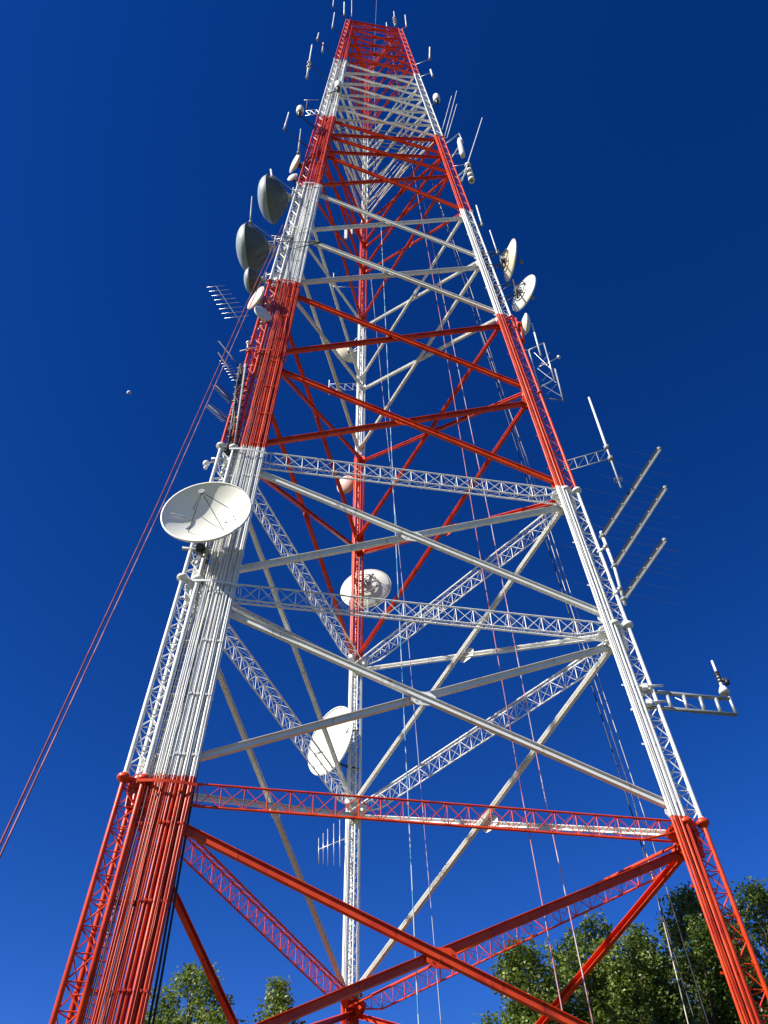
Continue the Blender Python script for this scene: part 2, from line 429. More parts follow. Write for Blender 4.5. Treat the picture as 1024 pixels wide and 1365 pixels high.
for q in range(17):
    off = 0.78 + q * 0.074 + rj.uniform(-.02, .02)
    feed(0, off, rj.choice((.14, .17, .31, .34)), rj.uniform(.013, .026), 0.8, rj.choice((45, 58, 66, 72, 84, 92, 101, 110)), M['band'], 5, 0.02)
for q in range(6):
    feed(1, .3 + q * .1 + rj.uniform(-.02, .02), rj.choice((.12, .28)), rj.uniform(.012, .022), 0.8, rj.choice((50, 66, 84, 100)), M['band'], 5, 0.02)
for off, out, r, zt, mt in ((0.90, .02, .022, 58, 'cable'), (0.84, .12, .025, 72, 'band'), (0.78, .02, .02, 64, 'cable'), (0.72, .14, .028, 100, 'band'), (0.66, .0, .02, 50, 'cable'),
                        (0.6, .1, .022, 82, 'band'), (0.5, .02, .026, 112, 'band'), (0.44, .12, .018, 46, 'cable'), (1.08, .16, .022, 90, 'band'), (0.98, .02, .03, 75, 'band'), (1.0, .2, .018, 50, 'cable'), (0.55, .2, .02, 69, 'cable'), (0.69, .2, .024, 95, 'band'), (0.88, .2, .02, 55, 'cable')):
    feed(0, off, out, r, 0.8, zt, M[mt], 6, 0.045)
for off, out, r, zt in ((0.86, .2, .055, 84), (0.70, .22, .05, 102), (0.55, .22, .058, 68.5), (0.40, .2, .045, 84)):
    feed(1, off, out, r, 0.8, zt, M['band'])
for off, out, r, zt in ((0.63, .05, .03, 60), (0.47, .02, .03, 110), (0.30, .02, .025, 90)):
    feed(1, off, out, r, 0.8, zt, M['band'], 6, 0.012)
# rear leg lines (on its side towards the near-left leg)
eB, nB = facevec(2, 0)
for off, out, r, zt in ((0.36, 0.0, .05, 52.4), (0.30, -0.35, .035, 84), (-0.1, -0.42, .04, 68), (-.28, -.3, .03, 95)):
    m = MB(); m.path([leg(2, z) + (eLR * -off) + V((0, out, 0)) for z in (0.8, 20, 40, zt)], r, 7); m.build('feed_line', M['band'], tower)
for k in (0, 1):
    m = MB(); m.path([linept(0, a_ + k * .11, o_ - .04 * k, z_) for a_, o_, z_ in ((2.35, -.1, .8), (2.26, -.12, 6), (2.12, -.16, 12), (1.9, -.2, 18), (1.75, -.2, 26))], .036, 8); m.build('feed_line', M['cable'], tower)  # pair of pipes in shadow: the shade is put into their black colour
# cable ladder with rungs and brackets
m = MB(); z = 1.0
while z < 112:
    s = 0.58 - 0.06 * z / 120
    m.tube(linept(0, 0.42, 0.16, z), linept(0, 0.78, 0.16, z), 0.016, 4, cap=False); z += 0.36
for off in (0.42, 0.78): m.path([linept(0, off, 0.16, q) for q in (0.8, 30, 60, 90, 112)], 0.028, 6)
m.build('climbing_ladder', M['band'], tower)
z = 1.6
while z < 104:
    m = MB()
    e0 = 0.32; e1 = 2.06
    for o_, dz in ((0.16, 0.0), (-0.03, 0.05)):
        a = linept(0, e0, o_, z + dz); b = linept(0, e1, o_, z + dz)
        m.obox(a, b, V((0, 0, 1)), nLR, -0.03, 0.03, -0.012, 0.012)
    m.tube(linept(0, e1, 0.16, z), linept(0, e1 * .75, -0.5, z + .2), 0.02, 5)
    m.tube(leg(0, z) + TAN[0] * -.2, linept(0, 1.2, -0.03, z), 0.025, 5)
    for off in (1.93, 1.78, 1.63, 1.48, 1.33, 1.2):
        c = linept(0, off, 0.27, z); m.obox(c - V((0, 0, 0.04)), c + V((0, 0, 0.04)), eLR, nLR, -0.035, 0.035, -0.11, 0.068)
    z += 2.45; m.build('cable_bracket', M['band'], tower)
z = 2.0
while z < 100:
    m = MB()
    a = linept(1, 0.22, 0.10, z); b = linept(1, 0.98, 0.10, z); m.obox(a, b, V((0, 0, 1)), nLR, -0.035, 0.035, -0.012, 0.012)
    m.tube(leg(1, z), linept(1, 0.5, 0.1, z), 0.025, 5); z += 2.7; m.build('cable_bracket', M['band'], tower)
# curved collar ties round the bundle at the joints
for z in (8.9, 17.6, 26.5, 35.1, 44, 52.2, 60, 68.0):
    m = MB(); pts = []
    for q in range(9):
        t = q / 8; pts.append(linept(0, 0.15 + 2.0 * t, 0.40 + 0.10 * math.sin(math.pi * t), z))
    for q in range(8): m.obox(pts[q], pts[q + 1], V((0, 0, 1)), nLR, -0.05, 0.05, -0.01, 0.01)
    m.tube(linept(0, 2.15, 0.40, z), linept(0, 2.15, -0.1, z), 0.02, 5); m.build('bundle_collar', M['band'], tower)

# ------------------------------------------------------------------ dishes
def dish(label, c, ax, r, li, front='dwhite', back=None, radome=False, depth=0.36, struts=4, feed=True, shell_deep=False, mount=True, group=None, mountmat='steel', rh=0.42, backring=False):
    ax = V(ax).normalized(); c = V(c); back = back or front
    root = thing('dish_antenna', c, label, 'dish antenna', group)
    d = r * depth; n = 40
    prof = [(r * k / 12, -d * (1 - (k / 12) ** 2)) for k in range(13)]
    m = MB(); m.lathe(c, ax, prof, n)
    bt = 0.05 if not shell_deep else 0.0
    bp = [(r * k / 12, -d * (1 - (k / 12) ** 2) - 0.04) for k in range(12, -1, -1)]
    if shell_deep: bp = [(r, -0.02), (r * 0.97, -r * 0.10), (r * 0.72, -r * 0.36), (r * 0.42, -r * 0.62), (r * 0.22, -r * 0.74), (0, -r * 0.76)]
    if front == back: m.lathe(c, ax, [(r, 0)] + bp, n)
    ref = m.build('reflector', M[front], root)
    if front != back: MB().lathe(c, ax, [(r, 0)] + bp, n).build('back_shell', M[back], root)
    m = MB(); m.lathe(c, ax, [(r - 0.01, 0.02), (r + 0.035, 0.025), (r + 0.05, -0.02), (r + 0.03, -0.07), (r - 0.01, -0.075)], n); m.build('rim', M[back if shell_deep else front], root)
    u, w = frame(ax)
    if radome:
        MB().lathe(c, ax, [(r * 0.995, 0.0)] + [(r * math.cos(t), r * rh * math.sin(t)) for t in [math.pi / 2 * q / 8 for q in range(1, 9)]], n).build('radome', M[radome], root)
    if shell_deep:
        for q in range(12):
            t = 2 * math.pi * q / 12; dr = u * math.cos(t) + w * math.sin(t)
            m = MB(); m.path([c + dr * r * 1.0 - ax * .03, c + dr * r * 0.725 - ax * r * 0.37, c + dr * r * 0.42 - ax * r * 0.63], 0.025, 4)
            m.build('stiffening_rib', M[back], root)
    if backring:
        m = MB(); rr = r * .5; h = -d * (1 - .25) - .14
        for q in range(24):
            t, s_ = 2 * math.pi * q / 24, 2 * math.pi * (q + 1) / 24
            m.tube(c + ax * h + (u * math.cos(t) + w * math.sin(t)) * rr, c + ax * h + (u * math.cos(s_) + w * math.sin(s_)) * rr, .035, 5)
        for q in range(6):
            t = 2 * math.pi * q / 6; dr = u * math.cos(t) + w * math.sin(t)
            m.tube(c + ax * h + dr * rr, c - ax * (d + .35) + dr * .1, .03, 5)
        m.build('back_frame', M[mountmat], root)
    if feed:
        fp = c + ax * r * 0.52
        m = MB(); m.tube(fp - ax * 0.16, fp + ax * 0.12, 0.10 * min(1, r / 1.4), 12, 0.13 * min(1, r / 1.4)); m.build('feed_horn', M['grey'], root)
        for q in range(struts):
            t = 2 * math.pi * (q + 0.5) / struts; dr = u * math.cos(t) + w * math.sin(t)
            p = c + dr * r * 0.56 - ax * d * (1 - 0.56 ** 2)
            MB().tube(fp + ax * .05, p, 0.017, 6).build('feed_strut', M['dark'], root)
    if mount:
        hub = c - ax * (r * 0.76 if shell_deep else d + 0.04)
        m = MB(); m.lathe(hub, ax, [(0, -0.30), (0.2 * min(1, r), -0.30), (0.26 * min(1, r), 0.02), (r * .22, 0.015)], 14)
        lp = leg(li, min(ZT, c.z)); dirn = (V((lp.x, lp.y, hub.z)) - hub); dirn = dirn.normalized() if dirn.length > .01 else -ax
        pipe = hub - ax * 0.28
        m.tube(pipe - V((0, 0, r * 0.8 + .2)), pipe + V((0, 0, r * 0.8 + .2)), 0.055, 10)
        m.build('mounting_pipe', M[mountmat], root)
        for s in (-1, 1):
            p = pipe + V((0, 0, s * (r * 0.55 + .1))); q = leg(li, max(0.5, min(ZT, p.z))); m2 = MB()
            t = TAN[li] * 0.28; m2.tube(p, q + t, 0.035, 6); m2.tube(p, q - t, 0.035, 6)
            m2.obox(q - t * 1.4, q + t * 1.4, V((0, 0, 1)), OUT[li], -0.05, 0.05, -0.04, 0.04)
            m2.build('mounting_arm', M[mountmat], root)
            if r > 1.0:
                a = c - ax * .06 + (TAN[li] if abs(TAN[li].dot(ax)) < .9 else OUT[li]).cross(ax).cross(ax).normalized() * r * .8 * s
                MB().tube(a, pipe + V((0, 0, s * .2)), 0.025, 6).build('stay_rod', M[mountmat], root)
    return root
dish('large open white dish with dark feed struts, half shaded, on the near left leg', at(0, 275, 681, -1.6), (-0.03, -1, 0.02), 1.76, 0, depth=0.38)
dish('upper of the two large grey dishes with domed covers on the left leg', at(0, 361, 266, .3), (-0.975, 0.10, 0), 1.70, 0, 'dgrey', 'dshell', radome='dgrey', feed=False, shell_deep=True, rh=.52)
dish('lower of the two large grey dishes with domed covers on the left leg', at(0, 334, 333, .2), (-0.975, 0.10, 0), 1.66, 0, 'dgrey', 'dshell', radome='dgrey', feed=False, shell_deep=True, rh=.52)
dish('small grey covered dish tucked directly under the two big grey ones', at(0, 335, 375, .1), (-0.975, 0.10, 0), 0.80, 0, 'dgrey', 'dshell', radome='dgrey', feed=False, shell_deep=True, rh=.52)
dish('small cream dish with a pinkish face, leaning against the slanted ropes', at(0, 341, 397, -.4), (-0.74, -0.69, 0.0), 0.74, 0, 'dcream', radome='dpink', feed=False, rh=.12)
dish('small white dish just below the cream one on the left leg', at(0, 351, 418, -.5), (0.62, -0.78, 0), 0.52, 0, 'dwhite', radome='dwhite', feed=False, rh=.12, depth=.22)
dish('small cream dish on the upper red band of the left leg', at(0, 393, 217, .1), (-0.84, -0.54, 0), 0.80, 0, 'dcream', radome='dcream', feed=False, rh=.2, mountmat='dark')
dish('tiny white dish under the cream one on the upper red band', at(0, 390, 236, .1), (-0.4, -0.9, 0), 0.38, 0, 'dwhite', radome='dwhite', feed=False, mountmat='dark')
dish('tall cream dish facing outward on the right leg, the upper of two', at(1, 681, 347, -.1), (0.985, 0.17, 0), 1.38, 1, 'dcream', depth=.28, mountmat='dark', backring=True)
dish('white dish tilted away on the right leg, directly below the cream one', at(1, 699, 391, -.1), (0.86, 0.50, 0.0), 1.22, 1, 'dwhite', depth=.30, mountmat='dark', backring=True)
dish('very small white dish beside the top of the lower red band, right leg', at(1, 701, 432, -.1), (1, 0.05, 0), 0.62, 1, 'dwhite', radome='dwhite', feed=False, mountmat='red')
dish('round white dish behind the red part of the rear leg, mottled by shadows', at(2, 488, 785, 1.9), (0.18, 0.98, 0), 1.62, 2, 'dwhite', depth=.3, backring=True)
dish('large bright white dish on the rear leg, above the lowest front truss', at(2, 440, 987, -0.9), (-0.74, -0.66, 0), 1.85, 2, 'dwhite', depth=.22, mountmat='dark', feed=False)
dish('small faded pink and white dish at the back of the rear leg', at(2, 461, 646, .9), (-0.45, -0.85, -.3), 0.66, 2, 'dpink', radome='dpink', feed=False, mountmat='red')
dish('small cream dish half hidden behind pale braces near the rear leg', at(2, 464, 473, 1.2), (-0.4, 0.9, 0), 1.0, 2, 'dcream', depth=.3)

# ------------------------------------------------------------------ aerials
def arm_to_leg(root, p, li, mat, r=0.03, truss_=False, dz=0.5, name='support_arm'):
    q = leg(li, min(ZT, max(.5, p.z))); m = MB()
    q = q + OUT[li] * .2
    if truss_:
        a0, a1 = p, p - V((0, 0, dz)); b0, b1 = q, leg(li, min(ZT, max(.5, p.z - dz))) + OUT[li] * .2
        m.tube(a0, b0, r, 6); m.tube(a1, b1, r, 6); k = max(3, int((a0 - b0).length / 0.5))
        for t in range(k):
            f, g = t / k, (t + 1) / k
            m.tube(a0.lerp(b0, f), a1.lerp(b1, g), r * .6, 4); m.tube(a1.lerp(b1, g), a0.lerp(b0, g), r * .6, 4)
    else: m.tube(p, q, r, 6)
    return m.build(name, mat, root)
def whip(label, li, p0, p1, r0, r1, arm=None, armmat='steel', mat='fibre', dy=0.0, truss_=False, collars=(), extra=None, cat='antenna', name='whip_antenna', base=True):
    a = ato(li, *p0, dy); b = sight(p1[0], p1[1], a.y)
    root = thing(name, a, label, cat)
    MB().path([a, a.lerp(b, .5), b], [r0, (r0 + r1) / 2, r1], 8).build('radiator', M[mat], root)
    if base: 
        d = (b - a).normalized(); MB().lathe(a, d, [(0, -.1), (r0 * 1.4, -.1), (r0 * 1.5, 0), (r0 * 1.4, .12), (r0, .18)], 10).build('base_mount', M['grey'], root)
    for t in collars:
        c = a.lerp(b, t); d = (b - a).normalized(); MB().tube(c - d * .08, c + d * .08, max(r0, r1) * 2.4, 8).build('clamp', M['steel'], root)
    if arm is not None:
        arm_to_leg(root, a.lerp(b, arm), li, M[armmat], 0.03 if a.z < 80 else .035, truss_)
    return root
# near the very top
whip('thin pole above the left end of the tower top, tallest of the group', 0, (469, 22), (469, -2), .05, .03, None)
whip('short thick pole just left of the tower top corner', 0, (459, 21), (459, 3), .09, .07, None)
whip('pole on the outermost arm at the upper left edge of the picture', 0, (444, 9), (445, -3), .06, .05, 0.1, 'dark')
whip('slim white pole left of the red top band, under the corner arm', 0, (443, 38), (446, 17), .07, .05, 0.1, 'dark')
whip('small pale pole at the tip of a long dark arm beside the top band', 0, (423, 53), (425, 44), .09, .06, 0.0, 'dark')
whip('reddish stub antenna halfway along the long dark arm beside the top band', 0, (430, 69), (431, 57), .08, .06, None, mat='dpink')
whip('long white fibreglass pole left of the upper white band', 0, (409, 104), (416, 60), .09, .06, 0.42, 'dark', collars=(.3, .42))
whip('short helical white antenna on the right end of the tower top', 1, (527, 35), (525, 15), .10, .04, None, collars=(.2, .35, .5))
whip('white pole leaning above the right corner of the tower top', 1, (542, 36), (540, 20), .09, .05, 0.0, 'red')
whip('short white rods standing at the rear corner of the tower top', 2, (516, 36), (515, 30), .10, .05, None)
whip('white looped antenna on a grey arm right of the top red band', 1, (573, 79), (573, 63), .10, .07, 0.0, 'steel')
whip('small white cylinder hanging in the air side of the upper white band, right', 1, (577, 102), (574, 93), .10, .09, 0.6, 'steel')
# left side mid
whip('thin white pole on a dark arm left of the upper red band', 0, (379, 172), (385, 150), .07, .05, 0.0, 'dark', dy=0)
whip('grey mast above the small cream dish on the left leg', 0, (398, 204), (401, 172), .09, .04, 0.5, 'dark', mat='grey')
whip('short white pole on thin rods just above the upper large grey dish', 0, (363, 236), (361, 226), .08, .06, 0.3, 'steel')
whip('pale grey multi rod antenna left between the two large grey dishes', 0, (334, 296), (336, 262), .07, .04, 0.0, 'steel', mat='grey')
def drum(label, li, px, py, w, h, tilt=(0, 0), armm='dark', dy=0):
    c = at(li, px, py, dy) if dy else ato(li, px, py); root = thing('beacon_light', c, label, 'beacon')
    s = w; m = MB(); m.lathe(c, V((tilt[0], 0, 1)), [(0, h * .5), (s * .8, h * .46), (s, h * .3), (s, -h * .3), (s * .85, -h * .5), (0, -h * .5)], 14); m.build('housing', M['dwhite'], root)
    MB().lathe(c - V((0, 0, h * .5)), (0, 0, 1), [(0, -.8), (s * .35, -.8), (s * .5, -.15), (s * .7, 0)], 10).build('bracket', M['dark'], root)
    arm_to_leg(root, c - V((0, 0, h * .5 + .5)), li, M[armm], .05); return root
drum('white barrel shaped lamp housing left of the upper white band', 0, 400, 147, .30, 1.3)
drum('white barrel shaped housing on the outside of the right leg, upper white band', 1, 582, 131, .33, 1.5)
drum('cream box housing on the inner side of the left leg, upper white band', 0, 451, 114, .32, 1.7, dy=-.5)
# three parallel rods right
for k, (a, b, lb) in enumerate((((590, 172), (602, 128), 'leftmost of three thin parallel rods beside the right leg'), ((593, 182), (609, 121), 'middle and longest of three thin parallel rods beside the right leg'), ((596, 184), (609, 139), 'rightmost of three thin parallel rods beside the right leg'))):
    o = whip(lb, 1, a, b, .035, .025, 0.02, 'steel', base=False); o['group'] = 'parallel rods by the right leg'
whip('very long thin white rod crossing a bracket beside the upper red band, right', 1, (616, 242), (643, 157), .055, .035, 0.25, 'alu')
# white cylinder with triangular bracket
a = at(1, 617, 208); b = sight(612, 185, a.y); root = thing('panel_antenna', a, 'thick white cylinder antenna in a triangular bracket right of the tower', 'antenna')
MB().path([a, a.lerp(b, .15), a.lerp(b, .8), b], [.20, .23, .23, .12], 12).build('radome', M['fibre'], root)
t = sight(612, 178, a.y); m = MB(); m.tube(t, leg(1, t.z - 2.5) + OUT[1] * .2, .05, 6); m.tube(t, sight(618, 191, a.y), .06, 6); m.tube(a.lerp(b, .2), leg(1, a.z) + OUT[1] * .2, .05, 6); m.tube(a.lerp(b, .7), leg(1, a.z - 1) + OUT[1] * .2, .04, 6); m.build('bracket', M['steel'], root)
# dark stacked insulators
a = at(1, 629, 241); b = sight(624, 222, a.y); root = thing('stub_antenna', a, 'stubby dark and white stacked antenna on a twin arm beside the upper red band', 'antenna')
m = MB(); m.tube(a, b, .10, 8)
for t in (0, .3, .62, 1): MB().tube(a.lerp(b, t), a.lerp(b, t) + (b - a).normalized() * .3, .26, 12).build('disc', M['fibre'], root)
m.build('stem', M['dark'], root)
m = MB(); p = sight(622, 224, a.y); q = leg(1, p.z - 2.0) + OUT[1] * .2; m.tube(p, q, .05, 6); m.tube(p - V((0, 0, .9)), q - V((0, 0, .9)), .05, 6); m.build('support_arm', M['alu'], root)
# right leg, white band 4
whip('white pole with dark base right of the white band, above the dishes', 1, (643, 300), (635, 274), .07, .05, 0.0, 'rust')
whip('thin dark and white pole just above the tall cream dish', 1, (663, 337), (653, 307), .05, .035, 0.1, 'dark')
# red-band frames on the right leg
def framebox(label, li, corners, mat, ties, r=.03, dy=0.0, cross=True):
    ps = [at(li, *corners[0], dy)]; ps += [sight(x, y, ps[0].y) for x, y in corners[1:]]
    root = thing('framed_antenna', ps[0], label, 'antenna frame')
    for k in range(len(ps)): MB().tube(ps[k], ps[(k + 1) % len(ps)], r, 6).build('frame_bar', M[mat], root)
    for p in ties: arm_to_leg(root, sight(p[0], p[1], ps[0].y), li, M[mat], r)
    return root, ps
fr, ps = framebox('upright rectangular pipe frame carrying rods beside the lower red band, right leg', 1, ((705, 467), (725, 457), (739, 506), (719, 517)), 'alu', ((705, 467), (719, 517)), .04)
Y = ps[0].y
m = MB(); m.tube(sight(709, 431, Y), sight(721, 474, Y), .055, 8); m.build('radiator', M['fibre'], fr)
m = MB(); m.tube(sight(719, 489, Y), sight(744, 477, Y), .03, 6); m.ball(sight(745, 476, Y), .12); m.build('side_arm', M['alu'], fr)
m = MB(); m.tube(sight(740, 492, Y), sight(751, 534, Y), .05, 7); m.tube(sight(723, 530, Y), sight(751, 534, Y), .03, 6); m.tube(sight(740, 492, Y), sight(722, 484, Y), .025, 6); m.build('outer_pole', M['grey'], fr)
m = MB()
for k in (0, 3, 6):
    m.tube(sight(712 + k * 1.5, 470 + 7 * k, Y), sight(735 + 2.2 * k, 492 + 6 * k, Y), .010, 4)
    m.tube(sight(733 + 1.5 * k, 470 + 7 * k, Y), sight(717 + 2.0 * k, 490 + 6 * k, Y), .010, 4)
m.build('tie_wire', M['steel'], fr)
m = MB(); m.tube(sight(693, 436, leg(1, 50).y), sight(698, 456, leg(1, 50).y), .13, 10)
# collinear on lattice outrigger
a = ato(1, 828, 650); b = sight(785, 530, a.y); root = thing('collinear_antenna', a, 'long white pole antenna held out on a lattice arm right of the tower', 'antenna')
MB().path([a, a.lerp(b, .45), a.lerp(b, .46), b], [.045, .05, .075, .05], 8).build('radiator', M['fibre'], root)
for t in (.28, .40): MB().tube(a.lerp(b, t), a.lerp(b, t + .03), .14, 8).build('clamp', M['grey'], root)
m = MB()
for k in range(10):
    t = k / 10 * 2 * math.pi; s_ = (k + 1) / 10 * 2 * math.pi; c = a.lerp(b, .08)
    m.tube(c + V((math.cos(t), math.sin(t), 0)) * .20, c + V((math.cos(s_), math.sin(s_), 0)) * .20, .018, 4)
    if k % 3 == 0: m.tube(c, c + V((math.cos(t), math.sin(t), 0)) * .20, .014, 4)
m.build('ground_ring', M['steel'], root)
arm_to_leg(root, a.lerp(b, .40), 1, M['grey'], .028, True, .75, 'lattice_arm')
# log periodic booms
def logper(label, p0, p1, li, dy, n, side, lens, r=.075):
    a = at(li, *p0, dy); b = sight(p1[0], p1[1], a.y - 0.0)
    root = thing('log_periodic_antenna', a, label, 'antenna', 'boom antennas right of the tower'); d = (b - a).normalized()
    w = d.cross(V((0, 1, 0))).normalized()
    for s in (-1, 1):
        m = MB(); m.obox(a, b, w, V((0, 1, 0)), s * .06 - .055, s * .06 + .055, -.09, .09); m.build('boom_rail', M['grey'] if s < 0 else M['dark'], root)  # lit edge and shaded side of the boom put into the rail colours
    m = MB(); m.lathe(a, d, [(0, -.1), (.12, -.1), (.13, .05), (.09, .12)], 10); m.lathe(b, d, [(.08, -.1), (.13, .0), (.13, .12), (0, .12)], 10); m.build('end_cap', M['grey'], root)
    m = MB()
    for k in range(1, 6): m.tube(a.lerp(b, k / 6) - d * .05, a.lerp(b, k / 6) + d * .05, .112, 8)
    m.build('spacer', M['grey'], root)
    for k in range(n):
        t = (k + .5) / n; c = a.lerp(b, t); L = lens[0] + (lens[1] - lens[0]) * t
        MB().tube(c - side * L, c + side * L, .0065, 4).build('element', M['grey'], root)
    return root, a
sv = V((0.95, 0.28, -0.05))
lens = (2.9, 1.1)
r1, q1 = logper('uppermost and longest of three parallel slanted boom antennas', (803, 715), (878, 600), 1, -.4, 6, sv, lens)
r2, q2 = logper('middle of three parallel slanted boom antennas', (819, 755), (886, 652), 1, -.4, 5, sv, lens)
r3, q3 = logper('lowest and shortest of three parallel slanted boom antennas', (831, 799), (885, 722), 1, -.4, 5, sv, (2.6, .9))
root = thing('antenna_mast', q3, 'white standoff pipe beside the right leg joining the three boom antennas', 'mast')
MB().path([q3 - (q1 - q3).normalized() * .3, q2, q1 + (q1 - q3).normalized() * .3], .07, 10).build('pipe', M['fibre'], root)
for pp in (q1.lerp(q3, .18), q1.lerp(q3, .85)): arm_to_leg(root, pp, 1, M['white'], .06); MB().ball(pp, .14).build('clamp', M['steel'], root)
# lower right side arm
a0 = at(1, 858, 921, 0); Y = a0.y; root = thing('side_arm_mount', a0, 'ladder-like pipe side arm with a small upright antenna, low on the right leg', 'antenna mount')
tl, tr, bl, br = sight(848, 920, Y), sight(972, 932, Y), sight(853, 941, Y), sight(982, 953, Y)
MB().tube(tl, tr, .075, 8).build('rail', M['grey'], root); MB().tube(bl, br, .075, 8).build('rail', M['grey'], root)
for x0, y0, x1, y1 in ((889, 925, 895, 944), (911, 927, 917, 946), (933, 929, 939, 948), (954, 931, 961, 950)):
    MB().tube(sight(x0, y0, Y), sight(x1, y1, Y), .07, 8).build('rung', M['alu'], root)
MB().tube(sight(970, 925, Y), br, .06, 8).build('end_post', M['alu'], root)
MB().tube(sight(900, 930, Y), sight(936, 947, Y), .02, 5).build('tie_rod', M['alu'], root)
m = MB()
for p in (tl, bl):
    for s in (-.22, .22): m.tube(p + V((-.3, s, 0)), p + V((1.0, s, .02)), .05, 8)
    m.obox(p + V((.3, -.3, 0)), p + V((.3, .3, 0)), V((1, 0, 0)), V((0, 0, 1)), -.1, .1, -.1, .1)
m.build('clamp_arm', M['white'], root)
wp = sight(966, 924, Y); wt = sight(949, 881, Y); d = (wt - wp).normalized()
m = MB(); m.lathe(wp, d, [(0, -.02), (.19, -.02), (.19, .12), (.10, .3), (.05, .34)], 12); m.build('antenna_base', M['fibre'], root)
MB().path([wp, wp.lerp(wt, .55), wp.lerp(wt, .56), wt], [.075, .06, .05, .045], 8).build('radiator', M['fibre'], root)
m = MB(); c = sight(962, 905, Y); m.tube(c, sight(968, 909, Y), .07, 6); m.tube(sight(968, 906, Y), sight(970, 912, Y), .10, 6)
for t in (.35, .45, .55, .62): m.tube(wp.lerp(wt, t) - d * .04, wp.lerp(wt, t) + d * .04, .10, 8)
m.build('clamp', M['dark'], root)
# yagi of five upright rods on the rear leg
a = at(2, 462, 1117, -.2); b = sight(424, 1133, a.y); root = thing('yagi_antenna', a, 'small yagi of five upright rods sticking out left of the rear leg', 'antenna')
MB().tube(a, b, .028, 6).build('boom', M['alu'], root)
for x, y0, y1 in ((425, 1117, 1152), (431, 1111, 1152), (437, 1105, 1153), (445, 1098, 1154), (453, 1093, 1155)):
    p0 = sight(x, y0, a.y); p1 = sight(x, y1, a.y); MB().tube(p0, p1, .022, 6).build('element', M['alu'], root)
MB().tube(a, leg(2, a.z), .03, 6).build('support_arm', M['alu'], root)
# yagis on the left
def yagi(label, li, p0, p1, n, ev, l0, l1, bm='dark', em='alu', r=.03, er=.014, dy=0, arm=True, t0=0.05, t1=0.98):
    a = at(li, *p0, dy); b = sight(p1[0], p1[1], a.y); root = thing('yagi_antenna', a, label, 'antenna', 'yagi antennas on the left leg')
    MB().tube(a, b, r, 6).build('boom', M[bm], root)
    for k in range(n):
        t = t0 + (t1 - t0) * k / (n - 1); c = a.lerp(b, t); L = l0 + (l1 - l0) * t; o = sight(1e-9 + ev[0], ev[1], a.y)
        MB().tube(c - SV(ev, c) * L, c + SV(ev, c) * L, er, 5).build('element', M[em], root)
    if arm: arm_to_leg(root, a, li, M['dark'], .035)
    return root
def SV(ev, c):     # unit direction lying in the plane of constant depth, given its slope in the view
    d = R_ * ev[0] - U_ * ev[1]; 
    v = V((d.x, 0, d.z * 1.0 / max(.2, abs(math.sin(PITCH))) * .6)); return v.normalized()
yagi('large yagi with eight long pale crossing rods, left of the cream dish', 0, (334, 450), (288, 381), 8, (1, -.33), .78, .56, em='alu', er=.014, r=.018, t0=.38, t1=.99)
yagi('upper dark yagi boom with bare tip left of the lower red band', 0, (322, 492), (292, 455), 4, (1, -.3), .12, .12, em='dark')
yagi('second dark yagi boom with short pale rods left of the lower red band', 0, (315, 506), (291, 470), 8, (1, -.4), .24, .2, t0=.0, t1=.7)
yagi('third dark yagi bristling with short rods left of the lower red band', 0, (311, 537), (287, 513), 12, (1, -.9), .26, .2, er=.02, em='dark')
yagi('lowest faint yagi with many short rods left of the lower red band', 0, (303, 561), (278, 540), 12, (1, -1.0), .26, .2, er=.016, em='grey')
a = at(0, 303, 607, -.1); b = sight(321, 486, a.y); root = thing('antenna_mast', a, 'dark vertical mast carrying the yagis along the outside of the left leg', 'mast')
MB().path([a, a.lerp(b, .5), b], .075, 8).build('pipe', M['cable'], root)
c = a + V((.28, 0, 0)); MB().path([c, c.lerp(b + V((.25, 0, 0)), 1)], .06, 8).build('pipe', M['grey'], root)
for k in range(13):
    m = MB(); t = k / 13 + .03; p = a.lerp(b, t); m.tube(p + V((-.16, 0, 0)), p + V((.42, 0, .05)), .045, 5)
    if k % 3 == 0: m.tube(p, leg(0, p.z) + OUT[0] * .3, .04, 5)
    m.build('clamp', M['dark'], root)
m = MB()
for k in range(3):
    pts = []
    for q in range(12): pts.append(a.lerp(b, q / 11) + V((random.uniform(-.12, .2) , random.uniform(-.1, .1), 0)))
    m.path(pts, .028, 5)
m.build('cable', M['cable'], root)
root = thing('bracket_arm', at(0, 330, 480, -.3), 'small white rod and ball fitting where the yagi mast begins', 'bracket')
Y = root.location.y; MB().tube(sight(320, 468, Y), sight(345, 462, Y), .03, 6).build('rod', M['fibre'], root); MB().ball(sight(331, 457, Y), .12).build('ball', M['fibre'], root); MB().tube(sight(331, 457, Y), sight(330, 466, Y), .05, 6).build('stem', M['steel'], root)
# little camera-like fitting near the big dish
c = at(0, 275, 618, -.1); root = thing('wall_camera', c, 'tiny white ball fitting on a short arm above the big white dish', 'camera')
m = MB(); m.ball(c, .16); m.ball(c - V((0, 0, .3)), .09); m.build('housing', M['fibre'], root)
m = MB(); m.tube(c, at(0, 300, 613, 0), .035, 6); m.tube(at(0, 282, 612, -.1), at(0, 305, 613, .1), .085, 8); m.build('arm', M['steel'], root)
c = at(0, 265, 738, -.2); root = thing('pipe_mount', c, 'dark pipe clamp cluster on the leg just under the big white dish', 'bracket')
m = MB(); m.tube(at(0, 243, 731, -.3), at(0, 290, 737, 0), .085, 8); m.build('pipe', M['grey'], root)
m = MB(); m.tube(at(0, 267, 722, -.5), at(0, 266, 740, -.5), .14, 10); m.box(at(0, 268, 732, -.5), .35, .3, .25); m.build('clamp', M['dark'], root)
MB().tube(at(0, 266, 738, -.55), at(0, 265, 743, -.55), .10, 10).build('pin', M['steel'], root)
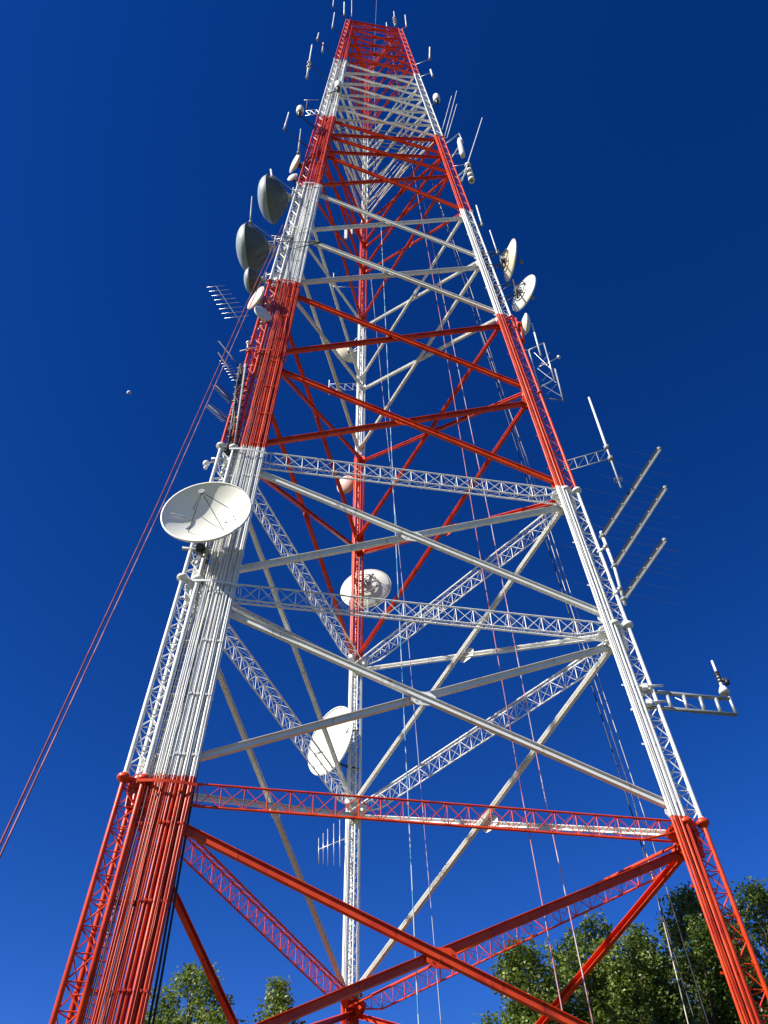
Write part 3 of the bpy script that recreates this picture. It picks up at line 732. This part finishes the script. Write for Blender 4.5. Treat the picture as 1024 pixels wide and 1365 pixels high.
# thin cross wire rods at the left leg, white band 4
for k, (x0, y0, x1, y1, lb) in enumerate(((362, 314, 392, 318, 'short pale standoff rod crossing the slanted ropes, left leg'), (358, 322, 432, 323, 'long thin dark standoff rod crossing the left leg below it'))):
    a = at(0, x0, y0, -.5); b = sight(x1, y1, a.y); root = thing('standoff_bracket', a, lb, 'bracket'); MB().tube(a, b, .028, 6).build('rod', M['grey' if k == 0 else 'dark'], root); MB().tube(sight(x1 - 2, y1, a.y), leg(0, b.z), .03, 6).build('clamp', M['dark'], root)
# panels on the rear leg
for k, (x, y, h, lb) in enumerate(((461, 312, 1.9, 'leftmost slim white panel antenna left of the rear leg'), (468, 308, 1.5, 'middle slim white panel antenna left of the rear leg'), (480, 312, 1.2, 'slim white panel antenna nearest the rear leg'))):
    c = at(2, x, y, .3); root = thing('panel_antenna', c, lb, 'antenna', 'panel antennas on the rear leg')
    m = MB(); m.box(c, .26, .14, h); m.build('radome', M['fibre'], root)
    m = MB(); m.tube(c + V((.05, .15, -h * .6)), c + V((.05, .15, h * .6)), .04, 6); m.tube(c + V((.05, .15, 0)), leg(2, c.z), .04, 6); m.build('mounting_pipe', M['rust'], root)
whip('thin white rod in front of the rear leg beside a fine wire cluster', 2, (444, 387), (445, 364), .04, .03, 0.2, 'steel')
# small lattice outrigger on the rear leg
a = at(2, 439, 512, .2); root = thing('side_arm_mount', a, 'small white lattice side arm left of the rear leg, mid height', 'antenna mount')
arm_to_leg(root, a, 2, M['steel'], .018, True, .8, 'lattice_arm'); MB().tube(a + V((0, 0, .5)), a - V((0, 0, 1.4)), .045, 6).build('pipe', M['fibre'], root)
# small arm frame in the upper white band, left leg
a = at(0, 408, 148, 0); root = thing('side_arm_mount', a, 'triangular grey side arm on the left leg, bottom of the upper white band', 'antenna mount')
arm_to_leg(root, a, 0, M['steel'], .04, True, 1.2, 'lattice_arm'); MB().tube(a, a + V((0, 0, 2.8)), .04, 6).build('pipe', M['rust'], root)
m = MB(); m.tube(a + V((-.3, 0, 2.8)), a + V((1.0, 0, 2.8)), .03, 6); m.build('crossbar', M['steel'], root)
# standoff pipe on right leg under the tiny dish
a = at(1, 693, 436, 0); root = thing('standoff_pipe', a, 'short red vertical pipe holding the tiny dish on the right leg', 'bracket')
m = MB(); m.tube(sight(693, 432, a.y), sight(698, 456, a.y), .10, 10); m.tube(sight(685, 433, a.y), sight(694, 434, a.y), .06, 8); m.build('pipe', M['red'], root)
arm_to_leg(root, sight(697, 453, a.y), 1, M['red'], .06)

# ------------------------------------------------------------------ ropes
def rope(label, pts, r, mat, cat='rope', sag=0.0, down=True, group=None, name='rigging_rope'):
    P = [sight(x, y, Y) for x, y, Y in pts]
    d = (P[-1] - P[-2]).normalized()
    if down and P[-1].z > 0.05: P.append(P[-1] + d * ((P[-1].z - 0.03) / -d.z))
    full = []
    for a, b in zip(P, P[1:]):
        for k in range(8): full.append(a.lerp(b, k / 8))
    full.append(P[-1]); n = len(full)
    if sag:
        for k in range(n): t = k / (n - 1); full[k] = full[k] - V((0, 0, sag * 4 * t * (1 - t)))
    m = MB(); m.path(full, r, 6); o = m.build(name, M[mat], None); return tag(o, label, cat, group)
G = 'hanging ropes between the tower legs'
rope('blue and white striped rope hanging nearest the rear leg', [(508, 300, 4.0), (558, 1361, 4.0)], .028, 'ropeb', group=G)
rope('thin pale violet rope just right of the blue and white one', [(494, 365, 3.0), (545, 860, 2.2), (588, 1365, 1.6)], .017, 'ropep', group=G)
rope('thin pinkish red rope starting at the tower top and crossing the lower brace joint side', [(516, 38, 0.0), (590, 440, -.5), (640, 740, -1.2), (696, 1060, -2), (752, 1360, -3.4)], .020, 'roper', group=G)
rope('pink and white rope ending left of the tall round tree', [(558, 235, .8), (600, 440, .4), (655, 700, -.2), (726, 1060, -1.2), (788, 1352, -2)], .022, 'ropew', group=G)
rope('dark rope of the right-hand bunch running down past the right trees', [(575, 240, 1.0), (621, 382, .7), (741, 761, 0), (835, 1060, -1.2), (925, 1356, -2)], .024, 'cable', group=G)
rope('tan rope of the right-hand bunch beside the dark one', [(583, 263, 1.2), (627, 384, .9), (750, 775, .2), (845, 1068, -1), (912, 1342, -1.8)], .018, 'ropet', group=G)
rope('pale thin rope furthest right in the bunch', [(634, 423, .8), (702, 610, .6), (790, 880, 0), (860, 1090, -.8), (938, 1345, -1.6)], .014, 'ropet', group=G)
GL = 'pair of slanted ropes on the left'
rope('maroon slanted rope, the left of the pair leaving toward the lower left', [(377, 300, -5.6), (322, 420, -7.2), (210, 672, -11), (-2, 1130, -16)], .023, 'ropem', group=GL)
rope('maroon and white slanted rope, the right of the pair leaving toward the lower left', [(382, 300, -5.6), (328, 420, -7.2), (216, 675, -11), (4, 1133, -16)], .021, 'ropev', group=GL)
rope('thin pale wire above the tower top centre', [(503, -20, 0.6), (498, 90, .6), (503, 240, .6)], .018, 'ropep', group=G, down=False, name='rigging_wire')

# ------------------------------------------------------------------ moon
mp = CAM + (fw + R_ * ((172 - 512) / FPX) - U_ * ((523.5 - 682.5) / FPX)).normalized() * 6000
m = MB(); m.lathe(mp, (0, 0, 1), [(13 * math.sin(math.pi * i / 14), -13 * math.cos(math.pi * i / 14)) for i in range(15)], 24)
tag(m.build('moon', M['moon']), 'tiny pale daytime moon left of the tower in the blue sky', 'moon')

# ------------------------------------------------------------------ ground
m = MB(); S = 4000; n = 40
ys = [-S + 2 * S * k / n for k in range(n + 1)]
for y in ys:
    for x in ys: m.v.append(V((x, y, 0)))
for a in range(n):
    for b in range(n): k = a * (n + 1) + b; m.f.append((k, k + 1, k + n + 2, k + n + 1)); m.sm.append(False)
g = m.build('ground', M['grass']); g['kind'] = 'structure'

# ------------------------------------------------------------------ trees
def tree(label, x, y, H, rads, seed, mat='leaf', nleaf=26000, base=5.5, cat='tree', leaf=0.15, lean=0.0):
    rnd = random.Random(seed); root = thing('broadleaf_tree', (x, y, 0), label, cat, 'trees behind the tower')
    cl = []
    # crown outline: several upright lobes so the top edge is uneven
    lobes = [(0, 0, H, rads)] + [(rads * rnd.uniform(.45, .9) * math.cos(t), rads * rnd.uniform(.45, .9) * math.sin(t), H - rnd.uniform(.8, 3.2), rads * rnd.uniform(.45, .65)) for t in [rnd.uniform(0, 6.28) for _ in range(6)]]
    tw = sum(l[3] ** 2 for l in lobes); m = MB(); tk = MB()
    tk.path([V((x, y, -.2)), V((x + .1, y, H * .3)), V((x + lean * .5, y + .1, H * .6)), V((x + lean, y, H * .93))], [rads * .11 + .08, rads * .085 + .05, rads * .05 + .03, .03], 10)
    for lx, ly, lh, lr in lobes:
        nc = int(230 * lr ** 2 / tw * (nleaf / 26000) + 8)
        for _ in range(nc):
            t = rnd.random() ** .62; zz = base + (lh - base) * t
            f = math.sin(math.pi * min(1, (0.10 + 0.90 * t)) ** 1.25) ** .62 if t < .98 else .15
            an = rnd.uniform(0, 6.283); rr = lr * f * (rnd.random() ** .38)
            cl.append((V((x + lx + lean * t + rr * math.cos(an), y + ly + rr * math.sin(an), zz)), rnd.uniform(.26, .55)))
    for k, (c, s) in enumerate(cl):
        if k % 3 == 0:
            hz = max(2.5, c.z - rnd.uniform(1.2, 3.0)); tk.path([V((x + lean * hz / H, y, hz)), V((x, y, hz)).lerp(c, .5) + V((0, 0, .2)), c], [.06, .035, .012], 5)
    per = int(nleaf * 1.35) // len(cl)
    vs = m.v
    for c, s in cl:
        for _ in range(int(per * (s / .45) ** 1.6)):
            gg = lambda: max(-1.25, min(1.25, rnd.gauss(0, 1)))
            p = c + V((gg() * s * .66, gg() * s * .66, gg() * s * .8))
            nrm = (V((rnd.gauss(0, .6), rnd.gauss(0, .6), rnd.gauss(.55, .5))) + (p - c) * .8).normalized()
            u, w = frame(nrm); an = rnd.uniform(0, 6.283); a = u * math.cos(an) + w * math.sin(an); b = nrm.cross(a)
            L = leaf * rnd.uniform(.45, 1.2); k = len(vs)
            vs += [p - a * L * .5, p + b * L * .42 - a * L * .12 + nrm * L * .08, p + a * L * .62, p - b * L * .42 - a * L * .12 + nrm * L * .08]
            m.f.append((k, k + 1, k + 2, k + 3)); m.sm.append(False)
    tk.build('trunk', M['bark'], root); m.build('crown', M[mat], root)
def treeat(label, px, py, Y, rads, seed, **kw):
    p = sight(px, py, Y); tree(label, p.x, p.y, p.z, rads, seed, **kw)
treeat('rounded tree left of the lower brace crossing, at bottom left', 262, 1288, 8, 2.3, 3, nleaf=34000)
treeat('small narrow tree top between the left tree and the rear leg', 372, 1318, 9, 1.1, 4, nleaf=15000)
treeat('lower sloping tree at the left end of the right tree group', 690, 1268, 5, 2.0, 5, nleaf=30000)
treeat('tall pale green tree left of the right tree group', 785, 1232, 6, 2.1, 6, nleaf=34000)
treeat('darker tree in the middle of the right tree group', 848, 1246, 8, 2.1, 7, nleaf=34000)
treeat('tall dark tree directly behind the right leg lines', 912, 1198, 6, 2.4, 8, mat='leafd', nleaf=38000)
treeat('tall tree at the right edge beyond the outer leg pipe', 1003, 1190, 5, 2.6, 9, mat='leafd', nleaf=38000)
